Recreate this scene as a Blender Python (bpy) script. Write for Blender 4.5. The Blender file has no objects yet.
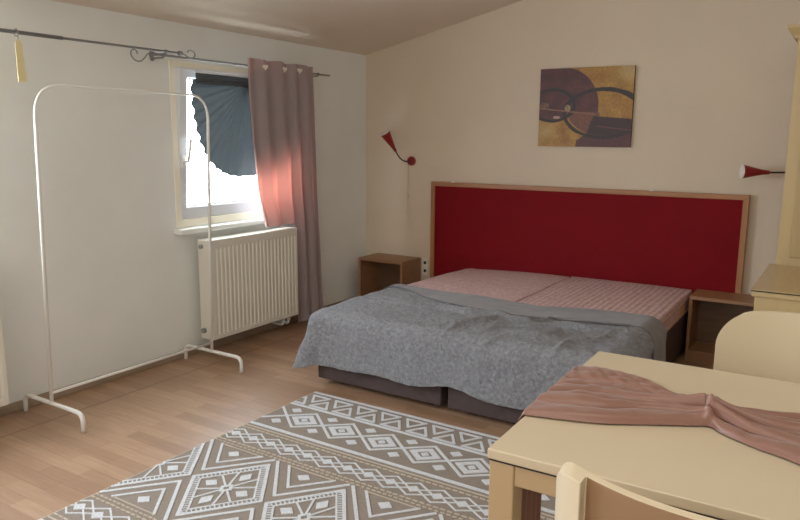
import bpy, bmesh, math, random
from math import sin, cos, pi, sqrt, atan2, floor, exp, hypot
from mathutils import Vector, Matrix, noise
random.seed(7)
S = bpy.context.scene
C = S.collection

# ------------------------------------------------------------------ materials
def mat(name, col, rough=0.6, metal=0.0, spec=0.5, build=None):
    m = bpy.data.materials.new(name); m.use_nodes = True
    nt = m.node_tree; b = nt.nodes['Principled BSDF']
    b.inputs['Base Color'].default_value = (*col, 1)
    b.inputs['Roughness'].default_value = rough
    b.inputs['Metallic'].default_value = metal
    b.inputs['Specular IOR Level'].default_value = spec
    if build: build(nt, b)
    return m
def srgb(r, g, b):
    f = lambda c: (c/255/12.92) if c/255 <= .04045 else ((c/255+.055)/1.055)**2.4
    return (f(r), f(g), f(b))
def N(nt, t, **kw):
    n = nt.nodes.new(t)
    for k, v in kw.items(): setattr(n, k, v)
    return n
def coords(nt, scale=(1,1,1), rot=(0,0,0)):
    tc = N(nt, 'ShaderNodeTexCoord'); mp = N(nt, 'ShaderNodeMapping')
    mp.inputs['Scale'].default_value = scale; mp.inputs['Rotation'].default_value = rot
    nt.links.new(tc.outputs['Object'], mp.inputs['Vector']); return mp.outputs['Vector']
def ntex(nt, vec, scale, detail=4, rough=.5, dist=0):
    n = N(nt, 'ShaderNodeTexNoise'); n.inputs['Scale'].default_value = scale
    n.inputs['Detail'].default_value = detail; n.inputs['Roughness'].default_value = rough
    n.inputs['Distortion'].default_value = dist
    nt.links.new(vec, n.inputs['Vector']); return n.outputs['Fac']
def ramp(nt, fac, stops):
    r = N(nt, 'ShaderNodeValToRGB'); e = r.color_ramp.elements
    e[0].position = stops[0][0]; e[0].color = (*stops[0][1], 1)
    e[1].position = stops[-1][0]; e[1].color = (*stops[-1][1], 1)
    for p, c in stops[1:-1]:
        k = e.new(p); k.color = (*c, 1)
    nt.links.new(fac, r.inputs['Fac']); return r.outputs['Color']
def bump(nt, b, fac, strength, dist=.01):
    n = N(nt, 'ShaderNodeBump'); n.inputs['Strength'].default_value = strength
    n.inputs['Distance'].default_value = dist
    nt.links.new(fac, n.inputs['Height']); nt.links.new(n.outputs['Normal'], b.inputs['Normal'])
def mul(c, k): return tuple(x*k for x in c)
def noisy(col, k0=.9, k1=1.08, scale=6, sc=(1,1,1), bs=0, bscale=60, bd=.002, detail=4):
    def f(nt, b):
        v = coords(nt, sc)
        nt.links.new(ramp(nt, ntex(nt, v, scale, detail), [(.3, mul(col, k0)), (.7, mul(col, k1))]), b.inputs['Base Color'])
        if bs: bump(nt, b, ntex(nt, coords(nt), bscale, 5, .6), bs, bd)
    return f
def wood(name, col, axis='x', rough=.45, k0=.82, k1=1.1):
    sc = {'x': (1.2, 14, 14), 'y': (14, 1.2, 14), 'z': (14, 14, 1.2)}[axis]
    def f(nt, b):
        v = coords(nt, sc)
        n = ntex(nt, v, 2.2, 6, .6, .6)
        nt.links.new(ramp(nt, n, [(.3, mul(col, k0)), (.7, mul(col, k1))]), b.inputs['Base Color'])
    return mat(name, col, rough, build=f)

def wall_build(col, bs=.25):
    def f(nt, b):
        v = coords(nt)
        c1 = ramp(nt, ntex(nt, v, 1.1, 5, .6), [(.3, mul(col, .93)), (.7, mul(col, 1.04))])
        nt.links.new(c1, b.inputs['Base Color'])
        bump(nt, b, ntex(nt, coords(nt), 45, 6, .7), bs, .003)
    return f
W_COL = srgb(234, 236, 231)
M_wall = mat('wall_plaster', W_COL, .9, spec=.2, build=wall_build(W_COL))
M_wallr = mat('wall_plaster_back', srgb(214, 197, 174), .9, spec=.2, build=wall_build(srgb(214, 197, 174)))
M_ceil = mat('ceiling_plaster', srgb(222, 208, 190), .9, spec=.2, build=wall_build(srgb(222, 208, 190), .15))
M_white = mat('white_paint', srgb(236, 236, 232), .35)
M_rad = mat('radiator_enamel', srgb(226, 222, 208), .35)
M_rackm = mat('white_powder_coat', srgb(232, 230, 224), .4)
M_frame = mat('window_outer_plastic', srgb(250, 243, 222), .4)
M_sash = mat('window_sash_plastic', srgb(222, 226, 230), .35)
M_chrome = mat('brushed_metal', srgb(150, 152, 155), .35, .9)
M_rod = mat('grey_rod_metal', srgb(128, 130, 132), .45, .3)
M_dark = mat('dark_gap', srgb(28, 24, 22), .8)
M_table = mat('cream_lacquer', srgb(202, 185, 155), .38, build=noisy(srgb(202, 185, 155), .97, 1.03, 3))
M_tleg = mat('cream_lacquer_shaded', srgb(180, 152, 114), .42)  # darker cream, shade on legs and aprons put into the colour
M_chair = mat('cream_chair_lacquer', srgb(212, 195, 163), .38, build=noisy(srgb(212, 195, 163), .97, 1.03, 3))
M_red = mat('red_board_fabric', srgb(114, 4, 15), .75, spec=.15, build=noisy(srgb(114, 4, 15), .9, 1.06, 5, bs=.25, bscale=260, bd=.001))
M_beech = wood('beech_frame', srgb(160, 106, 62), 'x')
M_beechv = wood('beech_frame_upright', srgb(160, 106, 62), 'z')
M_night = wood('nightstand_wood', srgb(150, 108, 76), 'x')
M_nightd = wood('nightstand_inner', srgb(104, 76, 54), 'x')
M_cab = wood('light_maple', srgb(190, 163, 114), 'z', k0=.93, k1=1.05)
M_cabtop = wood('maple_top', srgb(188, 156, 108), 'y', .16, .93, 1.05)
M_cabdoor = wood('maple_door', srgb(176, 148, 100), 'z', k0=.93, k1=1.05)
M_base = mat('brown_bed_base_fabric', srgb(66, 52, 50), .85, build=noisy(srgb(66, 52, 50), .85, 1.15, 30, bs=.2, bscale=300, bd=.001))
M_lampred = mat('red_lamp_metal', srgb(128, 22, 24), .35)
M_goose = mat('dark_gooseneck_metal', srgb(52, 48, 46), .4, .5)
M_lampin = mat('lamp_inner_white', srgb(215, 208, 196), .5)
M_socket = mat('socket_plastic', srgb(226, 216, 200), .4)
M_tag = mat('cream_strap', srgb(216, 200, 150), .8)
M_base_b = mat('baseboard_wood', srgb(150, 130, 108), .5, build=noisy(srgb(150, 130, 108), .85, 1.1, 4, (8, 1, 8)))
M_glassy = mat('dark_glass_edge', srgb(40, 48, 44), .08)

def floor_mat():
    def f(nt, b):
        L = nt.links
        v = coords(nt)
        br = N(nt, 'ShaderNodeTexBrick')
        br.offset = .37; br.offset_frequency = 2; br.squash = 1
        br.inputs['Scale'].default_value = 1
        br.inputs['Brick Width'].default_value = .42; br.inputs['Row Height'].default_value = .066
        br.inputs['Mortar Size'].default_value = .0008; br.inputs['Mortar Smooth'].default_value = .2
        br.inputs['Bias'].default_value = 0
        br.inputs['Color1'].default_value = (*srgb(150, 116, 91), 1)
        br.inputs['Color2'].default_value = (*srgb(174, 140, 112), 1)
        br.inputs['Mortar'].default_value = (*srgb(120, 86, 62), 1)
        L.new(v, br.inputs['Vector'])
        g = ramp(nt, ntex(nt, coords(nt, (2.0, 26, 1)), 2.5, 6, .6, .5), [(.25, (.80, .78, .76)), (.75, (1.12, 1.12, 1.12))])
        mx = N(nt, 'ShaderNodeMix', data_type='RGBA', blend_type='MULTIPLY'); mx.inputs[0].default_value = 1
        L.new(br.outputs['Color'], mx.inputs[6]); L.new(g, mx.inputs[7])
        # seam row of boards cut along the wall
        sx = N(nt, 'ShaderNodeSeparateXYZ'); L.new(v, sx.inputs[0])
        a = N(nt, 'ShaderNodeMath', operation='SUBTRACT'); L.new(sx.outputs['X'], a.inputs[0]); a.inputs[1].default_value = .245
        ab = N(nt, 'ShaderNodeMath', operation='ABSOLUTE'); L.new(a.outputs[0], ab.inputs[0])
        lt = N(nt, 'ShaderNodeMath', operation='LESS_THAN'); L.new(ab.outputs[0], lt.inputs[0]); lt.inputs[1].default_value = .005
        m2 = N(nt, 'ShaderNodeMix', data_type='RGBA'); L.new(lt.outputs[0], m2.inputs[0])
        L.new(mx.outputs[2], m2.inputs[6]); m2.inputs[7].default_value = (*srgb(118, 84, 62), 1)
        L.new(m2.outputs[2], b.inputs['Base Color'])
        bump(nt, b, br.outputs['Fac'], -.25, .001)
    return mat('laminate_floor', (.4, .3, .2), .33, build=f)
M_floor = floor_mat()

def fabric_two_sided(name, col, trans, amt, rough=.8, sheen=.3, bs=0):
    m = bpy.data.materials.new(name); m.use_nodes = True; nt = m.node_tree
    b = nt.nodes['Principled BSDF']; out = nt.nodes['Material Output']
    b.inputs['Base Color'].default_value = (*col, 1); b.inputs['Roughness'].default_value = rough
    b.inputs['Sheen Weight'].default_value = sheen
    t = N(nt, 'ShaderNodeBsdfTranslucent'); t.inputs['Color'].default_value = (*trans, 1)
    mx = N(nt, 'ShaderNodeMixShader'); mx.inputs[0].default_value = amt
    nt.links.new(b.outputs[0], mx.inputs[1]); nt.links.new(t.outputs[0], mx.inputs[2]); nt.links.new(mx.outputs[0], out.inputs['Surface'])
    if bs:
        bump(nt, b, ntex(nt, coords(nt), 350, 3), bs, .001)
    return m
M_curtain = fabric_two_sided('mauve_curtain_fabric', srgb(150, 138, 140), srgb(255, 140, 118), .09)
M_runner = fabric_two_sided('dusty_rose_satin', srgb(134, 92, 76), srgb(150, 70, 50), .06, .40, .2, .15)
M_blind = fabric_two_sided('grey_blue_pleated_paper', srgb(76, 82, 85), srgb(120, 136, 142), .014, .8, 0)

def glass_mat():
    m = bpy.data.materials.new('window_glass'); m.use_nodes = True; nt = m.node_tree
    out = nt.nodes['Material Output']; nt.nodes.remove(nt.nodes['Principled BSDF'])
    t = N(nt, 'ShaderNodeBsdfTransparent'); g = N(nt, 'ShaderNodeBsdfGlossy'); g.inputs['Roughness'].default_value = .02
    mx = N(nt, 'ShaderNodeMixShader'); mx.inputs[0].default_value = .06
    nt.links.new(t.outputs[0], mx.inputs[1]); nt.links.new(g.outputs[0], mx.inputs[2]); nt.links.new(mx.outputs[0], out.inputs['Surface'])
    return m
M_glass = glass_mat()

def plush():
    def f(nt, b):
        v = coords(nt)
        a = ntex(nt, v, 62, 6, .75, .3)
        nt.links.new(ramp(nt, a, [(.32, srgb(112, 113, 120)), (.5, srgb(142, 143, 150)), (.68, srgb(176, 178, 186))]), b.inputs['Base Color'])
        b.inputs['Sheen Weight'].default_value = .35; b.inputs['Sheen Roughness'].default_value = .5
        bump(nt, b, ntex(nt, coords(nt), 62, 7, .8, .8), 1.0, .022)
    return mat('grey_plush', (.35, .35, .35), .95, spec=.1, build=f)
M_plush = plush()
M_plush_back = mat('grey_fleece_underside', srgb(100, 96, 99), .9, spec=.15, build=noisy(srgb(100, 96, 99), .9, 1.08, 14, bs=.3, bscale=200, bd=.001))
M_plush_back.node_tree.nodes['Principled BSDF'].inputs['Sheen Weight'].default_value = .3

def mattress_mat(ribs):
    def f(nt, b):
        L = nt.links
        v = coords(nt)
        a = ntex(nt, v, 55, 5, .75)
        c1 = ramp(nt, a, [(.34, srgb(184, 144, 146)), (.5, srgb(204, 172, 172)), (.66, srgb(224, 206, 204))])
        if ribs:
            w = N(nt, 'ShaderNodeTexWave', wave_type='BANDS', bands_direction='X'); w.inputs['Scale'].default_value = 9
            w.inputs['Distortion'].default_value = 1.2; w.inputs['Detail'].default_value = 2; L.new(v, w.inputs['Vector'])
            mx = N(nt, 'ShaderNodeMix', data_type='RGBA', blend_type='MULTIPLY'); mx.inputs[0].default_value = .45
            L.new(c1, mx.inputs[6]); L.new(ramp(nt, w.outputs['Fac'], [(.1, (.70, .56, .56)), (.7, (1.05, 1.05, 1.05))]), mx.inputs[7])
            L.new(mx.outputs[2], b.inputs['Base Color']); bump(nt, b, w.outputs['Fac'], .5, .006)
        else:
            L.new(c1, b.inputs['Base Color']); bump(nt, b, a, .4, .004)
    return mat('pink_quilted_cover' + ('_ribbed' if ribs else ''), (.5, .4, .4), .85, build=f)
M_matL, M_matR = mattress_mat(False), mattress_mat(True)

def attr_mat(name, rough=.6, bs=0, bscale=100):
    def f(nt, b):
        a = N(nt, 'ShaderNodeVertexColor'); a.layer_name = 'Col'
        nt.links.new(a.outputs['Color'], b.inputs['Base Color'])
        if bs: bump(nt, b, ntex(nt, coords(nt), bscale, 5, .7), bs, .002)
    return mat(name, (.5, .5, .5), rough, build=f)
M_rugbase = mat('taupe_rug_weave', srgb(138, 126, 115), .95, spec=.1, build=noisy(srgb(138, 126, 115), .88, 1.1, 90, (1, 3, 1), bs=.4, bscale=400, bd=.002))
M_rugpile = mat('white_rug_pile', srgb(210, 212, 216), .95, spec=.1, build=noisy(srgb(210, 212, 216), .82, 1.08, 120, bs=.6, bscale=300, bd=.002))
M_rugthin = mat('pale_beige_rug_thread', srgb(186, 172, 154), .95, spec=.1)

# ------------------------------------------------------------------ mesh helpers
def obj(name, bm, m, parent=None, smooth=False, bevel=0, seg=2, loc=None):
    me = bpy.data.meshes.new(name)
    bmesh.ops.recalc_face_normals(bm, faces=bm.faces[:])
    bm.to_mesh(me); bm.free()
    o = bpy.data.objects.new(name, me); C.objects.link(o)
    for k in (m if isinstance(m, (list, tuple)) else [m]): me.materials.append(k)
    if parent is not None: o.parent = parent
    if loc is not None: o.location = loc
    if smooth:
        for p in me.polygons: p.use_smooth = True
    if bevel:
        b = o.modifiers.new('bevel', 'BEVEL'); b.width = bevel; b.segments = seg; b.limit_method = 'ANGLE'; b.angle_limit = .6
        for p in me.polygons: p.use_smooth = True
        try:
            w = o.modifiers.new('wn', 'WEIGHTED_NORMAL'); w.keep_sharp = True
        except Exception: pass
    return o
def box(bm, x0, x1, y0, y1, z0, z1, mi=0):
    vs = [bm.verts.new((x, y, z)) for x in (x0, x1) for y in (y0, y1) for z in (z0, z1)]
    for f in ((0,1,3,2), (4,6,7,5), (0,4,5,1), (2,3,7,6), (0,2,6,4), (1,5,7,3)):
        fc = bm.faces.new([vs[i] for i in f]); fc.material_index = mi
    return vs
def bx(x0, x1, y0, y1, z0, z1):
    bm = bmesh.new(); box(bm, x0, x1, y0, y1, z0, z1); return bm
def tube(bm, pts, r, n=12, cap=True, radii=None):
    pts = [Vector(p) for p in pts]; rings = []
    t0 = (pts[1]-pts[0]).normalized()
    up = Vector((0, 0, 1)) if abs(t0.z) < .9 else Vector((1, 0, 0))
    nrm = (up - t0*up.dot(t0)).normalized()
    for i, p in enumerate(pts):
        t = ((pts[min(i+1, len(pts)-1)]-pts[max(i-1, 0)])).normalized()
        nrm = (nrm - t*nrm.dot(t)).normalized(); bn = t.cross(nrm)
        rr = radii[i] if radii else r
        rings.append([bm.verts.new(p + (nrm*cos(2*pi*k/n)+bn*sin(2*pi*k/n))*rr) for k in range(n)])
    for a, b in zip(rings, rings[1:]):
        for k in range(n): bm.faces.new((a[k], a[(k+1) % n], b[(k+1) % n], b[k]))
    if cap: bm.faces.new(rings[0][::-1]); bm.faces.new(rings[-1])
    return rings
def arc_pts(pts, r, n=8):
    """round the inner corners of a polyline"""
    pts = [Vector(p) for p in pts]; out = [pts[0]]
    for a, b, c in zip(pts, pts[1:], pts[2:]):
        d1 = (a-b).normalized(); d2 = (c-b).normalized()
        k = min(r, (a-b).length*.49, (c-b).length*.49)
        p, q = b+d1*k, b+d2*k
        for i in range(n+1):
            t = i/n; out.append(p*(1-t)**2 + b*2*t*(1-t) + q*t*t)
    out.append(pts[-1]); return out
def lathe(bm, prof, origin, axis, n=24, cap=False):
    axis = Vector(axis).normalized(); up = Vector((0, 0, 1)) if abs(axis.z) < .9 else Vector((1, 0, 0))
    u = (up-axis*up.dot(axis)).normalized(); v = axis.cross(u); o = Vector(origin); rings = []
    for h, r in prof:
        rings.append([bm.verts.new(o+axis*h+(u*cos(2*pi*k/n)+v*sin(2*pi*k/n))*r) for k in range(n)])
    for a, b in zip(rings, rings[1:]):
        for k in range(n): bm.faces.new((a[k], a[(k+1) % n], b[(k+1) % n], b[k]))
    if cap: bm.faces.new(rings[0][::-1]); bm.faces.new(rings[-1])
def grid(bm, nu, nv, f):
    vs = [[bm.verts.new(f(i/nu, j/nv)) for j in range(nv+1)] for i in range(nu+1)]
    for i in range(nu):
        for j in range(nv): bm.faces.new((vs[i][j], vs[i+1][j], vs[i+1][j+1], vs[i][j+1]))
    return vs
def rod_bm(p0, p1, r, n=12):
    bm = bmesh.new(); tube(bm, [p0, p1], r, n); return bm
def thing(name, label, cat, loc=(0, 0, 0), group=None, rotz=0):
    o = bpy.data.objects.new(name, None); C.objects.link(o); o.location = loc; o.rotation_euler = (0, 0, rotz)
    o.empty_display_size = .1
    o['label'] = label; o['category'] = cat
    if group: o['group'] = group
    return o
def tag(o, label, cat, group=None):
    o['label'] = label; o['category'] = cat
    if group: o['group'] = group
    return o
def struct(o, label=None, cat=None):
    o['kind'] = 'structure'
    if label: o['label'] = label
    if cat: o['category'] = cat
    return o
def lerp(a, b, t): return a+(b-a)*t
def sstep(a, b, x):
    t = min(1, max(0, (x-a)/(b-a))); return t*t*(3-2*t)

# ------------------------------------------------------------------ room shell
RX, RY = 4.7, -6.2          # right wall, wall behind the camera
H0, SL = 1.9035, .2215      # knee wall height, ceiling slope
TH = .16
W1 = (-1.876, -.90, .767, 1.696)      # window 1 opening  y0 y1 z0 z1
W2 = (-3.92, -2.935, .767, 1.696)
struct(obj('floor', bx(-TH, RX+.1, RY-.1, .1, -.1, 0), M_floor), 'light brown laminate floor of short narrow strips', 'floor')
bm = bmesh.new()
ys = [RY, W2[0], W2[1], W1[0], W1[1], 0]
for k in range(5):
    a, b = ys[k], ys[k+1]
    if k in (1, 3):
        box(bm, -TH, 0, a, b, 0, W1[2]); box(bm, -TH, 0, a, b, W1[3], H0+.02)
    else: box(bm, -TH, 0, a, b, 0, H0+.02)
bmesh.ops.remove_doubles(bm, verts=bm.verts[:], dist=1e-5)
struct(obj('wall_left', bm, M_wall), 'low white plaster wall with two windows', 'wall')
def prism_y(y0, y1, x0, x1, zb):
    bm = bmesh.new()
    P = [(x0, 0), (x1, 0), (x1, H0+SL*x1+.02), (x0, H0+SL*x0+.02)]
    a = [bm.verts.new((x, y0, z)) for x, z in P]; b = [bm.verts.new((x, y1, z)) for x, z in P]
    bm.faces.new(a); bm.faces.new(b[::-1])
    for k in range(4): bm.faces.new((a[k], b[k], b[(k+1) % 4], a[(k+1) % 4]))
    return bm
struct(obj('wall_back', prism_y(0, .12, -TH, RX+.1, 0), M_wallr), 'plaster gable wall behind the bed', 'wall')
struct(obj('wall_front', prism_y(RY-.12, RY, -TH, RX+.1, 0), M_wall), 'plaster wall facing the bed', 'wall')
struct(obj('wall_right', bx(RX, RX+.1, RY, 0, 0, H0+SL*RX+.02), M_wall), 'plaster wall on the right', 'wall')
bm = bmesh.new()
P = [(-TH, H0-SL*TH), (RX+.1, H0+SL*(RX+.1)), (RX+.1, H0+SL*(RX+.1)+.1), (-TH, H0-SL*TH+.1)]
a = [bm.verts.new((x, RY-.12, z)) for x, z in P]; b = [bm.verts.new((x, .12, z)) for x, z in P]
bm.faces.new(a); bm.faces.new(b[::-1])
for k in range(4): bm.faces.new((a[k], b[k], b[(k+1) % 4], a[(k+1) % 4]))
struct(obj('ceiling', bm, M_ceil), 'sloping plaster attic ceiling', 'ceiling')
def baseb(name, x0, x1, y0, y1):
    bm = bmesh.new(); box(bm, x0, x1, y0, y1, 0, .045); return struct(obj(name, bm, M_base_b, bevel=.004), 'low brown wooden skirting strip', 'baseboard')
baseb('baseboard_left', 0, .016, RY, 0)
baseb('baseboard_back', .016, RX, -.016, 0)
baseb('baseboard_right', RX-.016, RX, RY, -.016)

# ------------------------------------------------------------------ windows
def frame_bm(y0, y1, z0, z1, w, x0, x1, wb=None):
    wb = wb or w
    bm = bmesh.new()
    out = [(y0, z0), (y1, z0), (y1, z1), (y0, z1)]; inn = [(y0+w, z0+wb), (y1-w, z0+wb), (y1-w, z1-w), (y0+w, z1-w)]
    V = {}
    for s, x in (('a', x0), ('b', x1)):
        V[s] = ([bm.verts.new((x, y, z)) for y, z in out], [bm.verts.new((x, y, z)) for y, z in inn])
    for k in range(4):
        j = (k+1) % 4
        for s in 'ab': bm.faces.new((V[s][0][k], V[s][0][j], V[s][1][j], V[s][1][k]))
        bm.faces.new((V['a'][0][k], V['a'][0][j], V['b'][0][j], V['b'][0][k]))
        bm.faces.new((V['a'][1][k], V['a'][1][j], V['b'][1][j], V['b'][1][k]))
    return bm
def window(name, W, label, tilt):
    y0, y1, z0, z1 = W
    t = bpy.data.objects.new(name, None); C.objects.link(t); t.location = (0, (y0+y1)/2, z0)
    struct(t, label, 'window')
    cy = (y0+y1)/2; hw = (y1-y0)/2; hh = z1-z0
    obj('window_frame', frame_bm(-hw, hw, 0, hh, .042, -.075, .004), M_frame, t, bevel=.004)
    # sash pivots at its bottom edge and leans a little into the room
    sw = hw-.034; sh = hh-.062
    sash = obj('window_sash', frame_bm(-sw, sw, 0, sh, .055, -.03, .03, .085), M_sash, t, bevel=.006)
    sash.location = (-.045 if tilt else -.02, 0, .03); sash.rotation_euler = (0, tilt, 0)
    obj('window_pane', bx(-.008, 0, -sw+.05, sw-.05, .08, sh-.05), M_glass, sash)
    bm = bmesh.new(); g = .01
    for q in (frame_bm(-sw+.054, sw-.054, .084, sh-.054, .007, .004, .016),):
        me = bpy.data.meshes.new('t'); q.to_mesh(me); q.free(); bm.from_mesh(me); bpy.data.meshes.remove(me)
    obj('window_gasket', bm, M_dark, sash)
    # handle on the left stile, two thirds down
    bm = bmesh.new(); hz = .35; hy = -sw+.026
    box(bm, .03, .042, hy-.014, hy+.014, hz-.035, hz+.035)
    tube(bm, arc_pts([(.04, hy, hz), (.075, hy, hz), (.082, hy+.012, hz+.13)], .02), .009, 10)
    obj('window_handle', bm, M_white, sash, smooth=False, bevel=.002)
    # sill board
    bm = bmesh.new(); box(bm, -.02, .060, y0-cy-.02, y1-cy+.02, -.036, -.006)
    obj('window_sill', bm, M_white, t, bevel=.006)
    return t
window('window_1', W1, 'white plastic window tilted open beside the mauve curtain', math.radians(4.2))
window('window_2', W2, 'white plastic window at the left edge of the room', 0)

# pleated fan blind on window 1
def blind():
    cy = -1.33; zt = 1.632; x0 = .02
    bm = bmesh.new()
    nA, nR = 160, 10
    rx, rz = .445, .56
    def f(u, v):
        a = pi + pi*u                       # left round through the bottom to the right
        sc = 1 + .010*abs(sin(u*pi*22))
        r = .02 + (1-.02)*v
        y = cy + rx*math.copysign(abs(cos(a))**.72, cos(a))*r*sc; z = zt-.03 + rz*sin(a)*r*sc
        return Vector((x0 + .012 + .010*sin(u*2*pi*22)*(.3+.7*v)*1.0 + (z-.85)*.073 - .025, y, z))
    grid(bm, nA, nR, f)
    t = thing('pleated_blind', 'dark grey-blue pleated blind gathered into a fan on the window glass', 'blind', (0, 0, 0))
    t.location = (x0, cy, zt)
    for v in bm.verts: v.co -= Vector((x0, cy, zt))
    obj('pleated_shade', bm, M_blind, t)
    bm = bmesh.new()
    # horizontal gathered pleats across the top
    def g(u, v):
        return Vector((.027 + .003*sin(v*2*pi*5) + .073*(zt-.85) - .025, lerp(-.43, .43, u), lerp(.006, -.055, v)))
    grid(bm, 4, 40, g)
    obj('top_pleats', bm, M_blind, t)
    bm = bmesh.new(); box(bm, .058, .074, -.44, .44, .002, .014)
    obj('head_rail', bm, M_sash, t, bevel=.002)
blind()

# ------------------------------------------------------------------ radiators
def radiator(y0, y1, label):
    L = y1-y0; t = thing('radiator', label, 'radiator', (.11, y0, .105))
    h = .585; xb, xf = -.052, .055
    bm = bmesh.new()
    # corrugated front plate
    n = max(4, int(L/.033)); pr = []
    m = .014
    pr.append((xf, 0)); pr.append((xf, m))
    for k in range(n):
        a = m+(L-2*m)*k/n; w = (L-2*m)/n
        pr += [(xf, a+w*.25), (xf-.0045, a+w*.42), (xf-.0045, a+w*.78), (xf, a+w*.95)]
    pr += [(xf, L-m), (xf, L)]
    zs = [(0, 0), (.022, 0), (.03, 1), (h-.05, 1), (h-.04, 0), (h, 0)]
    rows = []
    for z, k in zs:
        rows.append([bm.verts.new((xf if k == 0 else x, y, z)) for x, y in pr])
    for a, b in zip(rows, rows[1:]):
        for i in range(len(pr)-1): bm.faces.new((a[i], a[i+1], b[i+1], b[i]))
    # back plate
    box(bm, xb, xb+.012, 0, L, 0, h)
    obj('front_panel', bm, M_rad, t)
    for a_ in (-.003, L): obj('side_cover', bx(xb, xf-.0005, a_, a_+.003, 0, h), M_rad, t)
    bm = bmesh.new()
    box(bm, xb, xb+.014, 0, L, h, h+.004); box(bm, xf-.014, xf, 0, L, h, h+.004)
    k = 0.0
    while k < L-.01:
        box(bm, xb+.014, xf-.014, k, k+.012, h-.002, h+.002); k += .022
    obj('top_grille', bm, M_rad, t)
    for (y, z) in ((-.003, h-.035), ):
        bm = bmesh.new(); lathe(bm, [(0, .013), (.012, .013), (.014, .010), (.014, .0)], (xf-.075, y, z), (0, -1, 0), 16)
        obj('bleed_valve', bm, M_chrome, t)
    bm = bmesh.new(); lathe(bm, [(0, .015), (.02, .015), (.022, .01), (.022, .0)], (xf-.075, -.003, .05), (0, -1, 0), 16)
    obj('valve_cap', bm, M_chrome, t)
    for k, y in enumerate((L-.09, L-.04)):
        bm = bmesh.new(); tube(bm, arc_pts([(0, y, .02), (0, y, -.06), (-.09, y, -.06)], .02), .009, 12)
        lathe(bm, [(0, .014), (.03, .014)], (0, y, -.035), (0, 0, 1), 12, True)
        obj('pipe', bm, M_white, t)
    return t
radiator(-1.775, -1.03, 'white ribbed panel radiator below the window with the mauve curtain')
radiator(-4.0, -2.985, 'white panel radiator cut off by the left edge of the photo')

# ------------------------------------------------------------------ curtain rods
def scroll(y0, z0, s):
    pts = []
    for k in range(26):
        a = k/25*1.55*pi*1.15
        r = .042*(1-.55*k/25)
        pts.append((0, y0 + s*(.035+.0*k) - s*(.045*(k/25)*0) + s*(r*sin(a)), z0-.042+r*cos(a)))
    return pts
def curtain_rod(x, y0, y1, z, end, label, thick_to=None):
    t = thing('curtain_rod', label, 'curtain rod', (x, y0, z))
    L = y1-y0
    obj('rod_tube', rod_bm((0, 0, 0), (0, L, 0), .006), M_rod, t, smooth=True)
    if thick_to: obj('outer_tube', rod_bm((0, 0, 0), (0, thick_to-y0, 0), .009), M_rod, t, smooth=True)
    yb = L if end > 0 else 0
    bm = bmesh.new()
    pts = [(0, yb, 0)]
    if end < 0:     # curl dips below the tube then back up like an open hook
        pts = [(0, yb, 0), (0, yb-.03, -.004), (0, yb-.055, -.03), (0, yb-.085, -.052), (0, yb-.12, -.05), (0, yb-.145, -.03), (0, yb-.15, -.005), (0, yb-.135, .012), (0, yb-.11, .006), (0, yb-.105, -.012)]
    else:
        pts = [(0, yb, 0), (0, yb+.04, -.004), (0, yb+.08, -.022), (0, yb+.12, -.03), (0, yb+.15, -.02), (0, yb+.165, .004), (0, yb+.15, .028), (0, yb+.12, .036), (0, yb+.09, .03), (0, yb+.085, .012)]
    k_ = .62 if end > 0 else .85
    pts = [(0, yb+(p[1]-yb)*k_, p[2]*k_) for p in pts]
    dense = []
    for k in range(len(pts)-1):
        for q in range(4):
            u = q/4; p0 = Vector(pts[max(k-1, 0)]); p1 = Vector(pts[k]); p2 = Vector(pts[k+1]); p3 = Vector(pts[min(k+2, len(pts)-1)])
            dense.append(.5*((2*p1)+(p2-p0)*u+(2*p0-5*p1+4*p2-p3)*u*u+(3*p1-p0-3*p2+p3)*u**3))
    dense.append(Vector(pts[-1]))
    tube(bm, dense, .0035, 8)
    obj('finial_scroll', bm, M_rod, t, smooth=True)
    bm = bmesh.new(); lathe(bm, [(-.014, .004), (-.01, .012), (.01, .012), (.014, .004)], (0, yb, 0), (0, 1, 0), 14, True)
    obj('finial_collar', bm, M_rod, t, smooth=True)
    return t
ra = curtain_rod(.125, -4.15, -1.90, 1.722, 1, 'thin grey metal curtain rod on the left, with the cream strap hanging from it', -2.575)
rb = curtain_rod(.095, -2.06, -.574, 1.706, -1, 'grey metal curtain rod over the window carrying the mauve curtain')
# wall brackets
for par, x, y, yl in ((ra, .125, -4.15, -1.99), (ra, .125, -4.15, -3.8), (rb, .095, -2.06, -1.985), (rb, .095, -2.06, -.70)):
    bm = bmesh.new(); d = yl-y
    tube(bm, [(-x, d, -.012), (-.004, d, -.012)], .005, 8)
    lathe(bm, [(0, .014), (.004, .014), (.006, .010)], (-x, d, -.012), (1, 0, 0), 14, True)
    lathe(bm, [(-.006, .0105), (.006, .0105)], (0, d, 0), (0, 1, 0), 14, True)
    obj('bracket', bm, M_rod, par)

# cream strap
def strap():
    t = thing('hanging_strap', 'cream fabric strap with pointed top hanging from the left curtain rod', 'strap', (.125, -2.787, 1.70))
    bm = bmesh.new()
    P = [(-.016, -.19), (.024, -.185), (.014, -.03), (0.0, -.005), (-.016, -.025)]
    P = [(y, z) for y, z in P]
    a = [bm.verts.new((.009, y, z)) for y, z in P]; b = [bm.verts.new((.014, y, z)) for y, z in P]
    bm.faces.new(a); bm.faces.new(b[::-1])
    for k in range(5): bm.faces.new((a[k], b[k], b[(k+1) % 5], a[(k+1) % 5]))
    obj('strap_body', bm, M_tag, t, bevel=.001)
    bm = bmesh.new()
    tube(bm, [(.013*cos(a), -.001, .022+.016*sin(a)-.002) for a in [k/20*2*pi for k in range(21)]], .002, 6, False)
    tube(bm, [(.0115, 0, -.012), (.0125, 0, .012)], .002, 6)
    obj('ring', bm, M_rod, t)
strap()

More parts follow.
